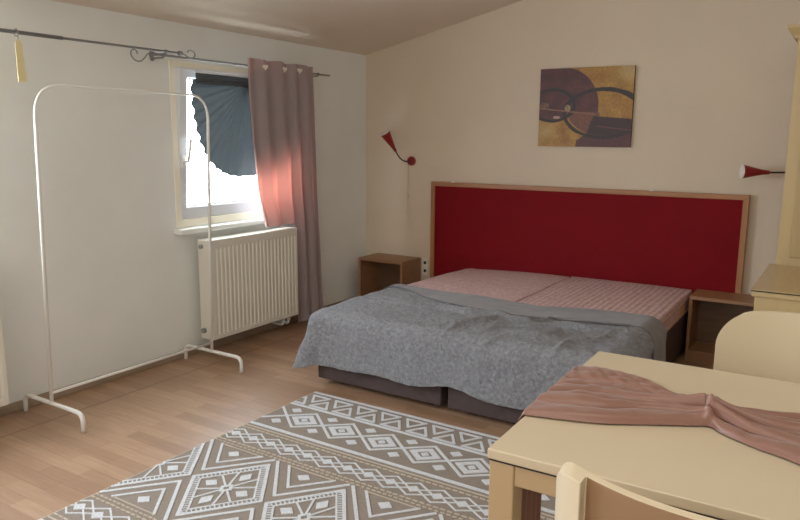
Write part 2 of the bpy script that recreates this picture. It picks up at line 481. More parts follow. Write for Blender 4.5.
# ------------------------------------------------------------------ curtain
def curtain():
    y_t0, y_t1 = -1.385, -.775
    t = thing('curtain', 'mauve eyelet curtain lit pink from behind, hanging over the right half of the window', 'curtain', (.095, y_t0, 1.706))
    org = Vector((.095, y_t0, 1.706))
    ztop = 1.748
    nU, nV = 170, 90
    holes = (.20, .50, .74)
    def P(u, v):
        # v 0 top .. 1 bottom
        z = ztop + .004*sin(u*19) - v*(ztop-.03)
        f = sstep(.0, .55, v)
        yl = lerp(y_t0, -1.30, sstep(0, 1, v)) + .05*sstep(.45, .62, v)
        yr = lerp(y_t1, -.70, v)
        y = lerp(yl, yr, u)
        amp = lerp(.015, .022, f)
        ph = 2*pi*(4.6*u + .10*sin(u*9) + .05*v)
        x = .121 + amp*cos(ph) + .006*sin(2.1*ph+v*3)*f + .006*noise.noise(Vector((u*6, v*5, 1)))*f
        if u < .05: x -= .02*(1-u/.05)
        y += .008*sin(ph*2+v*4)*f
        return Vector((x, y, z))
    bm = bmesh.new()
    vs = [[bm.verts.new(P(i/nU, j/nV)-org) for j in range(nV+1)] for i in range(nU+1)]
    def heart(y, z):
        # heart-like opening: true where fabric is missing
        x = y/.021; zz = (z-.002)/.021
        return (x*x+zz*zz-1)**3 - x*x*zz**3 < 0
    for i in range(nU):
        for j in range(nV):
            c = (vs[i][j].co+vs[i+1][j+1].co)/2 + org
            if c.z < .715 and c.y < -.985: continue      # this side ends on top of the radiator
            bm.faces.new((vs[i][j], vs[i+1][j], vs[i+1][j+1], vs[i][j+1]))
    o = obj('curtain_panel', bm, M_curtain, t, smooth=True)
    # eyelet hearts in the heading, white painted in for daylight behind the holes
    for h in holes:
        p = P(h, .0); 
        c = P(h, (ztop-1.706)/(ztop-.03))
        d = Vector((0, 1, 0)); nn = Vector((1, 0, 0)); c.x = max(c.x, .128)
        if nn.x < 0: nn = -nn
        bm = bmesh.new(); ring = []
        for k in range(28):
            a = 2*pi*k/28
            hx = 16*sin(a)**3/17; hz = (13*cos(a)-5*cos(2*a)-2*cos(3*a)-cos(4*a))/17
            ring.append(c - org + nn*.009 + d*hx*.022 + Vector((0, 0, hz*.019)))
        r1 = [bm.verts.new(p) for p in ring]; r2 = [bm.verts.new(p - nn*.012) for p in ring]
        bm.faces.new(r1)
        for k in range(28): bm.faces.new((r1[k], r1[(k+1) % 28], r2[(k+1) % 28], r2[k]))
        obj('eyelet_daylight_heart', bm, M_eye, t)
    # pale hem on the window side
    bm = bmesh.new()
    def G(u, v):
        v = v*.60; p = P(0.0, v)
        return p-org+Vector((.004, -.006+.014*u, 0))
    grid(bm, 2, nV, G)
    obj('side_hem', bm, M_hem, t, smooth=True)
M_eye = mat('eyelet_daylight_white', srgb(245, 235, 222), .4)
M_hem = fabric_two_sided('pale_hem', srgb(196, 176, 172), srgb(250, 200, 190), .4)
curtain()

# ------------------------------------------------------------------ garment rack
def rack():
    x0, y0, L = .034, -2.845, .955
    t = thing('garment_rack', 'white tubular metal garment rack standing empty against the left wall', 'garment rack', (x0+.23, y0, 0))
    R = .009; lx, ly = .030, .018
    H = 1.497
    loop = arc_pts([(0, 0, .085), (lx*.9, ly, H), (lx*.9, L+ly, H), (0, L, .085)], .13, 12)
    n_ = len(loop); rad = [.0058 if p.z > 1.38 else .0092 for p in loop]
    for q_ in range(3): rad = [(rad[max(i-1, 0)]+rad[i]+rad[min(i+1, n_-1)])/3 for i in range(n_)]
    bm = bmesh.new(); tube(bm, loop, .009, 14, radii=rad)
    obj('top_loop', bm, M_rackm, t, smooth=True)
    for y in (0, L):
        bm = bmesh.new()
        tube(bm, arc_pts([(-.22, y, .001), (-.22, y, .085), (.23, y, .085), (.23, y, .001)], .06, 8), R+.001, 12)
        obj('foot', bm, M_rackm, t, smooth=True)
    bm = bmesh.new(); tube(bm, [(.004, 0, .135), (.004, L, .135)], .007, 12)
    obj('lower_rail', bm, M_rackm, t, smooth=True)
rack()

# ------------------------------------------------------------------ headboard
def headboard():
    x0, x1, z1 = .6176, 2.7393, .967
    t = thing('headboard', 'wide dark red padded headboard in a thin wooden frame', 'headboard', (x0, 0, 0))
    w = x1-x0; d = .05
    obj('red_panel', bx(.03, w-.03, -.042, -.018, .12, z1-.028), M_red, t)
    obj('top_rail', bx(0, w, -d, -.017, z1-.03, z1), M_beech, t, bevel=.002)
    for a in (.17, 1.56): obj('screw_cap', bx(a, a+.022, -.045, -.025, z1-.001, z1+.007), M_white, t, bevel=.002)
    for a in (0, w-.032): obj('side_post', bx(a, a+.032, -d, -.017, 0, z1-.03), M_beechv, t, bevel=.002)
headboard()

# ------------------------------------------------------------------ bed
BX0, BXM, BX1 = .932, 1.71, 2.49
BY0, BY1 = -1.80, -.06
def bed_base(xa, xb, label):
    t = thing('bed_base', label, 'bed base', ((xa+xb)/2, (BY0+BY1)/2, 0), 'two bed bases pushed together')
    w = (xb-xa)/2-.018; l = (BY1-BY0)/2
    obj('base_box', bx(-w, w, -l+.012, l, .032, .262), M_base, t, bevel=.008)
    for sx in (-1, 1):
        for sy in (-1, 1):
            bm = bmesh.new(); box(bm, sx*(w-.10)-.02, sx*(w-.10)+.02, sy*(l-.10)-.02, sy*(l-.10)+.02, 0, .032)
            obj('foot', bm, M_dark, t)
bed_base(BX0, BXM, 'dark brown bed base under the left mattress')
bed_base(BXM, BX1, 'dark brown bed base under the right mattress')
def mattress(xa, xb, m, label, sag=0):
    w = (xb-xa)/2-.007; l = (BY1-BY0)/2-.008; h = .122
    t = thing('mattress', label, 'mattress', ((xa+xb)/2, (BY0+BY1)/2, .262))
    bm = bmesh.new(); nx, ny = 30, 60; r = .03
    box(bm, -w, w, -l, l, 0, h)
    bmesh.ops.subdivide_edges(bm, edges=bm.edges[:], cuts=10, use_grid_fill=True)
    for v in bm.verts:
        c = v.co
        # round the edges
        c.z -= sag*(c.z/h)*exp(-hypot(c.x+w, c.y-l)/.38) + .003*(c.z/h)*noise.noise(Vector((c.x*4, c.y*4, 3)))
    o = obj('mattress_cover', bm, m, t, bevel=0)
    b = o.modifiers.new('bevel', 'BEVEL'); b.width = .03; b.segments = 4; b.limit_method = 'ANGLE'; b.angle_limit = 1.0
    for p in o.data.polygons: p.use_smooth = True
    bm = bmesh.new()
    for z in (.028, h-.03):
        P = [(-w-.001, -l+.03), (-w-.001, l-.03), (-w+.03, l+.001), (w-.03, l+.001), (w+.001, l-.03), (w+.001, -l+.03), (w-.03, -l-.001), (-w+.03, -l-.001)]
        tube(bm, [(x, y, z) for x, y in P]+[(P[0][0], P[0][1], z)], .0035, 6)
    obj('piping', bm, M_pipe, t)
    return t
M_pipe = mat('pale_piping', srgb(196, 164, 152), .8)
mattress(BX0+.008, BXM, M_matL, 'left mattress with a plain pinkish cover, half under the grey blanket', .032)
mr = mattress(BXM, BX1-.008, M_matR, 'right mattress with a ribbed pink cover, beside the right nightstand')
bm = bmesh.new(); box(bm, (BX1-BXM)/2-.014, (BX1-BXM)/2-.0095, .52, .62, .02, .085)
obj('care_label', bm, mat('tan_label', srgb(196, 150, 110), .8), mr)

# ------------------------------------------------------------------ blanket
TOPZ = .386
def drape(x, y, off=.012):
    """fold a flat sheet point over the end of the bed"""
    xl, xr, yf = BX0+IN, BX1-IN, BY0+IN
    hx = max(xl-x, x-xr, 0); hy = max(yf-y, 0); sx = -1 if x < xl else 1
    r = hypot(hx, hy); cx = min(max(x, xl), xr); cyy = max(y, yf)
    if r == 0: return Vector((x, y, TOPZ+off)), 0
    dx, dy = sx*hx/r, -hy/r
    r = max(hx, hy) + .12*min(hx, hy)*sstep(0, .1, min(hx, hy)) + (r-max(hx, hy))*(1-sstep(0, .1, min(hx, hy)))
    R = .08 + off*.5                       # rounding of the edge
    a = min(r/R, pi/2)
    out = R*sin(a); dz = R*(1-cos(a))
    if r > R*pi/2:
        k = r-R*pi/2; dz += k*.985; out += k*(.05+.32*abs(dx*dy)*2*min(1, k/.1))
    bul = .028*sstep(0, .10, r)*(1 if x < xl else 0)*abs(dx)
    return Vector((cx + dx*out - bul, cyy + dy*out, TOPZ+off-dz)), r
IN = .055
def blanket():
    X0, X1 = BX0+IN-.27, BX1-IN+.29
    def back_y(x): return lerp(-1.03, -1.085, sstep(.9, 1.5, x)) + .10*sstep(1.75, 2.5, x) + .008*sin(x*9)
    def fold_w(x): return lerp(.06, .27, sstep(.95, 1.6, x)) - .02*sstep(1.9, 2.5, x)
    def drop(x): return .275 + .004*sin(x*13) - .024*exp(-((x-1.76)/.12)**2) + .008*sstep(1.1, .95, x)
    def W(x, y):
        n = noise.noise(Vector((x*3.1, y*3.1, 2.2)))*.012 + noise.noise(Vector((x*9, y*9, 5)))*.004
        # soft ridges running across the cover on the right half
        for (cx, cy, ang, ln, am, wd) in ((1.55, -1.42, .12, .35, .010, .03), (1.95, -1.50, 1.0, .18, .011, .035), (2.2, -1.40, .35, .25, .010, .03),
                                          (1.75, -1.58, 1.3, .16, .009, .03), (2.05, -1.66, .8, .2, .009, .03), (1.2, -1.40, .1, .3, .005, .03), (2.3, -1.6, 1.2, .2, .008, .03)):
            dx, dy = x-cx, y-cy; a = dx*cos(ang)+dy*sin(ang); b = -dx*sin(ang)+dy*cos(ang) + .02*sin(a*20)
            n += 4.2*am*exp(-(b/(wd*.6))**2)*exp(-(a/ln)**2)
        return n
    def make(nu, nv, fy0, fy1, off, amp, seed, rough):
        bm = bmesh.new()
        def f(u, v):
            x = lerp(X0, X1, u); y = lerp(fy0(x), fy1(x), v)
            p, r = drape(x, y, off)
            e = 1e-3
            hang = sstep(.05, .2, r)
            xl, xr, yf = BX0, BX1, BY0
            w = W(x, y)*(1-hang)
            d = noise.noise(Vector((x*15, y*15, seed+7)))*rough*1.3 + noise.noise(Vector((x*34, y*34, seed)))*rough + noise.noise(Vector((x*75, y*75, seed+3)))*rough*.6
            if r > 0:
                hx = max(xl+IN-x, x-xr+IN, 0); hy = max(yf+IN-y, 0); q = hypot(hx, hy) or 1
                sx = -1 if x < xl+IN else 1
                nrm = Vector((sx*hx/q, -hy/q, 0)); k = sstep(0, .07, r)
                th = atan2(hy, hx)
                wave = .010*hang*sin(x*17+.6*sin(x*5)) if hx == 0 else (.010*hang*sin(y*21) if hy == 0 else .022*hang*cos(th*6))
                p += nrm*(k*(d+wave*.6)) + Vector((0, 0, (1-k)*d + w*.7))
            else: p.z += d + w*.7
            if p.z < .008: p.z = .008
            return p
        grid(bm, nu, nv, f); return bm
    t = thing('blanket', 'grey plush blanket spread over the foot of the bed and hanging down its front', 'blanket', (BX0, BY0, TOPZ))
    def place(bm):
        for v in bm.verts: v.co -= Vector((BX0, BY0, TOPZ))
        return bm
    o = obj('plush_cover', place(make(330, 200, lambda x: BY0+.004-drop(x), lambda x: back_y(x)-.02, .016, 0, 1.0, .0048)), M_plush, t, smooth=True)
    s = o.modifiers.new('solid', 'SOLIDIFY'); s.thickness = .008; s.offset = -1
    o = obj('turned_down_edge', place(make(200, 40, lambda x: back_y(x)-fold_w(x), back_y, .027, 0, 9.0, .0012)), M_plush_back, t, smooth=True)
    s = o.modifiers.new('solid', 'SOLIDIFY'); s.thickness = .009; s.offset = -1
blanket()

# ------------------------------------------------------------------ nightstands
def nightstand(x0, label, shelf, back=-.02, d=.265):
    w, h, th = .393, .388, .018
    t = thing('nightstand', label, 'nightstand', (x0, back-d, 0))
    obj('top_panel', bx(0, w, 0, d, h-.02, h), M_night, t, bevel=.002)
    for a in (0, w-th): obj('side_panel', bx(a, a+th, 0, d, 0, h-.02), M_night, t, bevel=.0015)
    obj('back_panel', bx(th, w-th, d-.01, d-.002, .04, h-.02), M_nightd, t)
    obj('bottom_shelf', bx(th, w-th, .005, d-.01, .045, .063), M_night, t, bevel=.0015)
    if shelf: obj('plinth', bx(th, w-th, .01, .025, 0, .045), M_night, t)
nightstand(.127, 'open-fronted wooden nightstand left of the headboard by the wall corner', True)
nightstand(2.497, 'open-fronted wooden nightstand right of the bed beside the maple cabinet', True, -.052, .235)

# ------------------------------------------------------------------ wall lamps
def wall_lamp(base, elbow, neck, tip, label):
    t = thing('wall_lamp', label, 'wall lamp', base)
    b = Vector(base); E, K, T = [Vector(p)-b for p in (elbow, neck, tip)]
    bm = bmesh.new(); lathe(bm, [(0, .034), (.016, .034), (.022, .028), (.024, .0001)], (0, 0, 0), (0, -1, 0), 28)
    obj('wall_rose', bm, M_lampred, t, smooth=False, bevel=.001)
    pts = []
    s0 = Vector((0, -.02, 0)); ax = (T-K).normalized()
    for k in range(21):
        u = k/20
        pts.append(s0*(1-u)**3 + 3*(s0+E*1.0)*u*(1-u)**2*1.0 + 3*(K-ax*.05)*u*u*(1-u) + K*u**3)
    bm = bmesh.new(); tube(bm, pts, .005, 10); obj('gooseneck', bm, M_goose, t, smooth=True)
    L = (T-K).length
    bm = bmesh.new(); lathe(bm, [(-.012, .006), (-.012, .011), (0, .012), (.02, .014), (L, .040), (L, .038), (.02, .012)], K, ax, 28)
    obj('lamp_shade', bm, M_lampred, t, smooth=False, bevel=0)
    t.children[-1].data.polygons.foreach_set('use_smooth', [True]*len(t.children[-1].data.polygons))
    bm = bmesh.new(); lathe(bm, [(L-.006, .0385), (L+.001, .0405), (L+.001, .037), (L-.03, .028), (L-.03, .0001)], K, ax, 28)
    obj('shade_rim', bm, M_lampin, t, smooth=True)
    return t
wl = wall_lamp((.422, 0, 1.112), (-.05, -.03, -.012), (.318, -.085, 1.19), (.245, -.11, 1.325), 'small red cone wall lamp on a gooseneck, above the left nightstand') if False else None
def lampL():
    base = Vector((.422, 0, 1.112))
    return wall_lamp(tuple(base), tuple(base+Vector((-.055, -.045, -.02))), (.322, -.085, 1.195), (.285, -.165, 1.322), 'red cone wall lamp on a gooseneck, pointing up above the left nightstand')
wl = lampL()
bR = Vector((2.945, 0, 1.105))
wall_lamp(tuple(bR), tuple(bR+Vector((-.03, -.07, .0))), (2.822, -.12, 1.104), (2.702, -.175, 1.107), 'red cone wall lamp pointing left, partly hidden behind the tall maple cabinet')
bm = bmesh.new(); tube(bm, [(-.03, -.004, -.03), (-.032, -.005, -.15), (-.036, -.004, -.27), (-.034, -.005, -.36), (-.03, -.004, -.50)], .0022, 6)
box(bm, -.044, -.028, -.014, 0, -.285, -.255)
obj('power_cord', bm, mat('cord_plastic', srgb(206, 190, 172), .5), wl)

# socket
def socket():
    t = thing('wall_socket', 'white double wall socket between the left nightstand and headboard', 'socket', (.553, 0, .318))
    obj('socket_plate', bx(-.028, .028, -.012, 0, -.065, .065), M_socket, t, bevel=.004)
    for z in (-.031, .031):
        bm = bmesh.new(); lathe(bm, [(0, .021), (.004, .021), (.001, .017), (.0, .0001)], (0, -.0125, z), (0, -1, 0), 20)
        o = obj('socket_ring', bm, M_socket, t)
        bm = bmesh.new(); lathe(bm, [(0.0, .013), (.003, .012), (.003, .0001)], (0, -.012, z), (0, -1, 0), 16)
        obj('socket_hole', bm, M_dark, t)
socket()

# ------------------------------------------------------------------ painting
def painting():
    c = Vector((1.733, -.012, 1.482)); w, h = .61, .50
    t = thing('painting', 'unframed abstract canvas of ochre, maroon and dark loops above the headboard', 'painting', c)
    t.rotation_euler = (0, math.radians(.2), 0)
    bm = bmesh.new(); nx, nz = 240, 200
    lay = bm.loops.layers.float_color.new('Col')
    def col(u, v):   # u right, v down, in the 440x380 frame of the canvas
        x, y = u*440+100, v*375+82
        n = noise.noise(Vector((x*.02, y*.02, 1))); n2 = noise.noise(Vector((x*.09, y*.09, 4))); n3 = noise.noise(Vector((x*.3, y*.3, 4)))
        och = [176+30*n+22*n2+12*n3, 124+30*n+20*n2+12*n3, 40+22*n+14*n2]
        mar = [86+22*n+14*n2+8*n3, 36+10*n+8*n2, 36+8*n+6*n2]
        pale = exp(-(((x-520)/60)**2+((y-100)/60)**2))*.6 + exp(-(((x-130)/60)**2+((y-385)/50)**2))*.45
        och = [o+(p-o)*pale for o, p in zip(och, (214, 196, 150))]
        circ = (x < 200 and y < 262) or (x-200)**2+(y-262)**2 < 186**2
        def ell(cx, cy, rx, ry): return sqrt(((x-cx)/rx)**2+((y-cy)/ry)**2)
        eL = ell(165, 258, 106, 76); eR = ell(405, 298, 178, 112)
        # is the point below the band formed by both loops?
        if x < 245: below = y > 262 and eL > .9
        else: below = y > 298 and eR > .9
        inside = circ != below
        base = mar if inside else och
        if below and x < 286+(450-y)*.12: base = och
        if eL < 1: base = [k*.95 for k in mar]
        if eR < 1 and not below:
            base = mar if circ else och
            if y > 312+(x-380)*.08 and x > 350+(350-y)*.35: base = [52+10*n2, 22, 20]
            elif y > 290+(x-262)*.02 and x < 392: base = [122+26*n2, 70+14*n2, 48]
        dk = 0
        if abs(eL-1) < .085+.03*n: dk = 1
        if abs(eR-1) < .055+.035*sstep(250, 480, x)*(1 if y < 300 else .9)+.02*n: dk = 1
        r = [34+8*n2, 20+5*n2, 20] if dk else base
        # thin pale scratched line through the middle
        yl = 272+(x-105)*.115
        if abs(y-yl) < 3.2+2*n2 and x < 370: r = [150, 96, 70]
        yl2 = 352+(x-330)*.12
        if abs(y-yl2) < 2.5 and x > 380: r = [110, 52, 44]
        if (abs(x-240)/14)**2+(abs(y-272)/16)**2 < 1 and n3 > -.1: r = [190, 160, 110]
        if (abs(x-125)/22)**2+(abs(y-258)/13)**2 < 1 and n3 > 0: r = [150, 108, 70]
        if (abs(x-188)/18)**2+(abs(y-316)/7)**2 < 1: r = [196, 150, 140]
        return (*srgb(*[min(255, max(0, k*.88)) for k in r]), 1)
    vs = [[bm.verts.new(((i/nx-.5)*w, -.012, (.5-j/nz)*h)) for j in range(nz+1)] for i in range(nx+1)]
    cache = [[col(i/nx, j/nz) for j in range(nz+1)] for i in range(nx+1)]
    for i in range(nx):
        for j in range(nz):
            f = bm.faces.new((vs[i][j], vs[i][j+1], vs[i+1][j+1], vs[i+1][j]))
            for lp, (a, b) in zip(f.loops, ((i, j), (i, j+1), (i+1, j+1), (i+1, j))): lp[lay] = cache[a][b]
    me = bpy.data.meshes.new('painted_face'); bm.to_mesh(me); bm.free()
    o = bpy.data.objects.new('painted_face', me); C.objects.link(o); me.materials.append(attr_mat('oil_paint', .5, .5, 120)); o.parent = t
    bm = bmesh.new(); box(bm, -w/2, w/2, -.0119, .010, -h/2, h/2)
    obj('canvas_edge', bm, mat('canvas_side_brown', srgb(74, 44, 30), .7), t)
painting()

# ------------------------------------------------------------------ cabinets on the right
def cabinets():
    t = thing('low_cabinet', 'light maple low cabinet with a glossy glass-edged top', 'cabinet', (2.925, -1.405, 0))
    w, d, h = .95, .72, .68
    obj('body_panel', bx(.012, w, .012, d, .0, h-.03), M_cab, t, bevel=.002)
    obj('top_board', bx(0, w, 0, d, h-.03, h-.008), M_cab, t, bevel=.003)
    obj('glass_plate', bx(-.003, w, -.004, d, h-.008, h-.0035), M_glassy, t)
    obj('top_surface', bx(-.001, w, -.001, d, h-.0035, h), M_cabtop, t)
    t = thing('tall_cabinet', 'tall light maple wardrobe with a moulded cornice, behind the low cabinet', 'wardrobe', (2.952, -.68, 0))
    # body leans out slightly less at its top in line with the photo
    bm = bmesh.new(); box(bm, 0, .9, 0, .45, 0, 1.755)
    obj('carcass', bm, M_cab, t, bevel=.002)
    obj('door', bx(.055, .45, -.016, 0, .72, 1.73), M_cabdoor, t, bevel=.003)
    obj('door', bx(.455, .88, -.016, 0, .72, 1.73), M_cabdoor, t, bevel=.003)
    bm = bmesh.new()
    prof = [(0, 1.75), (-.012, 1.75), (-.018, 1.765), (-.036, 1.782), (-.046, 1.795), (-.046, 1.808), (0, 1.808)]
    rows = []
    for (ox, z) in prof: rows.append([bm.verts.new(p) for p in ((ox, .45, z), (ox, ox, z), (.9, ox, z))])
    for a, b in zip(rows, rows[1:]):
        for i in range(2): bm.faces.new((a[i], a[i+1], b[i+1], b[i]))
    box(bm, -.002, .9, 0, .45, 1.755, 1.806)
    obj('cornice', bm, M_cab, t)
cabinets()

# ------------------------------------------------------------------ rug
def rug():
    x0, x1, y0, y1 = 1.03, 2.50, -3.835, -1.905
    bm = bmesh.new()
    zb = .007
    box(bm, x0, x1, y0, y1, .0005, zb)
    zt = zb+.0028
    def poly(pts, mi=1, z=zt):
        top = [bm.verts.new((x, y, z)) for x, y in pts]; bot = [bm.verts.new((x, y, zb-.001)) for x, y in pts]
        try:
            f = bm.faces.new(top); f.material_index = mi
            n = len(pts)
            for k in range(n):
                g = bm.faces.new((bot[k], bot[(k+1) % n], top[(k+1) % n], top[k])); g.material_index = mi
        except ValueError: pass
    zc = [zt]
    def clip(p, q):
        (ax, ay), (bx_, by_) = p, q; t0, t1 = 0, 1
        dx = bx_-ax; dy = by_-ay
        for pp, qq in ((-dx, ax-x0-.004), (dx, x1-.004-ax), (-dy, ay-y0-.004), (dy, y1-.002-ay)):
            if pp == 0:
                if qq < 0: return None
            else:
                r = qq/pp
                if pp < 0: t0 = max(t0, r)
                else: t1 = min(t1, r)
        if t0 >= t1: return None
        return (ax+dx*t0, ay+dy*t0), (ax+dx*t1, ay+dy*t1)
    rnd = random.Random(3)
    def line(p, q, w=.011, mi=1):
        c = clip(p, q)
        if not c: return
        (ax, ay), (bx_, by_) = c; L = hypot(bx_-ax, by_-ay)
        if L < .004: return
        ux, uy = (bx_-ax)/L, (by_-ay)/L; e = w*.35
        ax -= ux*e; ay -= uy*e; bx_ += ux*e; by_ += uy*e
        nx, ny = -uy*w/2, ux*w/2
        ax, bx_ = [min(max(k, x0+.003), x1-.003) for k in (ax, bx_)]
        poly([(ax+nx, ay+ny), (bx_+nx, by_+ny), (bx_-nx, by_-ny), (ax-nx, ay-ny)], mi, zt+rnd.uniform(-.0002, .0002))
    def path(P, w=.011, closed=True, mi=1):
        n = len(P)
        for k in range(n if closed else n-1): line(P[k], P[(k+1) % n], w, mi)
    def fill(P, mi=1):
        if all(x0+.003 < x < x1-.003 for x, y in P): poly(P, mi)
    def dia(cx, cy, rx, ry): return [(cx-rx, cy), (cx, cy-ry), (cx+rx, cy), (cx, cy+ry)]
    YC = -2.870
    def half(m):
        Y = (lambda y: y) if m > 0 else (lambda y: 2*YC-y)
        line((x0, Y(-1.917)), (x1, Y(-1.917)), .016)
        # triangle rows
        k = 0; x = x0-.105
        while x < x1+.1:
            path([(x, Y(-1.954)), (x+.098, Y(-1.954)), (x+.049, Y(-2.030))], .012)
            xx = x+.020+.0485
            path([(xx, Y(-2.070)), (xx+.098, Y(-2.070)), (xx+.049, Y(-1.994))], .012)
            x += .1375
        line((x0, Y(-2.094)), (x1, Y(-2.094)), .015)
        # diamond chain
        P = .213; cy = -2.226
        for k in range(-1, 9):
            cx = 1.44+P*(k-2)
            path([(a, Y(b)) for a, b in dia(cx, cy, P/2, .088)], .012)
            # inner filled diamond with an eye
            s = .70
            D = dia(cx, cy, P/2*s, .088*s)
            d2 = dia(cx, cy, P/2*.36, .088*.36)
            for a in range(4):
                b = (a+1) % 4
                fill([(D[a][0], Y(D[a][1])), (D[b][0], Y(D[b][1])), (d2[b][0], Y(d2[b][1])), (d2[a][0], Y(d2[a][1]))])
            d3 = dia(cx, cy, P/2*.18, .088*.22); fill([(a, Y(b)) for a, b in d3])
            for dy in (-.072, .072):
                fill([(a, Y(b)) for a, b in dia(cx+P/2, cy+dy, .030, .025)])
        line((x0, Y(-2.372)), (x1, Y(-2.372)), .017)
        line((x0, Y(-2.402)), (x1, Y(-2.402)), .006, 2)
        def dash(y, w=.005, L=.016, g=.028, mi=2):
            x = x0+.008
            while x < x1-.02: line((x, Y(y)), (x+L, Y(y)), w, mi); x += g
        dash(-2.424, .007)
        # lattice
        Q = .1008
        for k in range(-1, 18):
            cx = 1.171+Q*(k-2)
            fill([(a, Y(b)) for a, b in dia(cx, -2.497, .028, .024)])
            path([(cx-Q*.80, Y(-2.497)), (cx, Y(-2.447)), (cx+Q*.80, Y(-2.497)), (cx, Y(-2.547))], .0065)
        dash(-2.566, .007); dash(-2.586, .006, .012, .024)
        # triangles hanging from the band, nested chevrons
        B = .3705
        for k in range(-1, 5):
            cx = 1.2135+B*k
            path([(cx-.113, Y(-2.606)), (cx+.113, Y(-2.606)), (cx, Y(-2.742))][0:1]+[(cx, Y(-2.742)), (cx+.113, Y(-2.606))], .011, False)
            line((cx-.113, Y(-2.606)), (cx+.113, Y(-2.606)), .004, 2)
            fill([(a, Y(b)) for a, b in dia(cx, -2.652, .030, .026)])
            path([(cx-.175, Y(-2.603)), (cx, Y(-2.815)), (cx+.175, Y(-2.603))], .013, False)
    half(1); half(-1)
    # big centre diamonds
    B = .3705
    for k in range(-1, 5):
        cx = 1.2135+B*(k+.5)
        rx, ry = .172, .225
        path(dia(cx, YC, rx, ry), .013)
        # comb fringe inside the frame
        D = dia(cx, YC, rx, ry)
        for a in range(4):
            p, q = D[a], D[(a+1) % 4]
            for j in range(1, 18):
                u = j/18; sx, sy = lerp(p[0], q[0], u), lerp(p[1], q[1], u)
                dx, dy = cx-sx, YC-sy; L = hypot(dx, dy)
                nx_, ny_ = -(q[1]-p[1]), (q[0]-p[0]); nl = hypot(nx_, ny_); nx_ /= nl; ny_ /= nl
                if nx_*dx+ny_*dy < 0: nx_, ny_ = -nx_, -ny_
                line((sx+nx_*.006, sy+ny_*.006), (sx+nx_*.022, sy+ny_*.022), .005)
        path(dia(cx, YC, rx*.80, ry*.80), .007)
        # flower: eight spokes and four petals' dots
        for a in range(4):
            p = dia(cx, YC, rx*.80, ry*.80)[a]; q = dia(cx, YC, rx*.80, ry*.80)[(a+1) % 4]
            for u in (.36, .64):
                line((cx+(lerp(p[0], q[0], u)-cx)*.22, YC+(lerp(p[1], q[1], u)-YC)*.22), (lerp(p[0], q[0], u), lerp(p[1], q[1], u)), .008)
        for dx, dy, rx2, ry2 in ((0, .098, .024, .036), (0, -.098, .024, .036), (.078, 0, .030, .026), (-.078, 0, .030, .026)):
            fill(dia(cx+dx, YC+dy, rx2, ry2))
        path(dia(cx, YC, .020, .026), .012)
    # pale bound edges
    for a in (x0+.002, x1-.002): poly([(a-.002, y0), (a+.002, y0), (a+.002, y1), (a-.002, y1)], 2, zb+.001)
    tag(obj('rug', bm, [M_rugbase, M_rugpile, M_rugthin]), 'taupe rug with raised white diamond and triangle patterns on the floor', 'rug')
rug()

# ------------------------------------------------------------------ table
TA = .0171
def table():
    t = thing('dining_table', 'cream lacquered rectangular dining table in the foreground', 'table', (2.738, -3.506, 0), rotz=TA)
    L, Wd = 1.20, .675
    obj('tabletop', bx(0, L, 0, Wd, .731, .75), M_table, t, bevel=.003, seg=3)
    obj('shadow_gap', bx(.002, L-.002, .002, Wd-.002, .728, .7312), M_dark, t)  # dark strip colours in the shade between tabletop and apron
    lw = .046
    for nm, a in (('apron', (lw+.003, L-lw-.003, .006, .026, .69, .728)), ('apron', (lw+.003, L-lw-.003, Wd-.026, Wd-.006, .69, .728)),
                  ('apron', (.008, .028, lw+.003, Wd-lw-.003, .69, .728)), ('apron', (L-.028, L-.008, lw+.003, Wd-lw-.003, .69, .728))):
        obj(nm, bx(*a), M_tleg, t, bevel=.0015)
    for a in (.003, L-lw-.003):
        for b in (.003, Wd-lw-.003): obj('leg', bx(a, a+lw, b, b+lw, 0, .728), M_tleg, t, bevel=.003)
table()

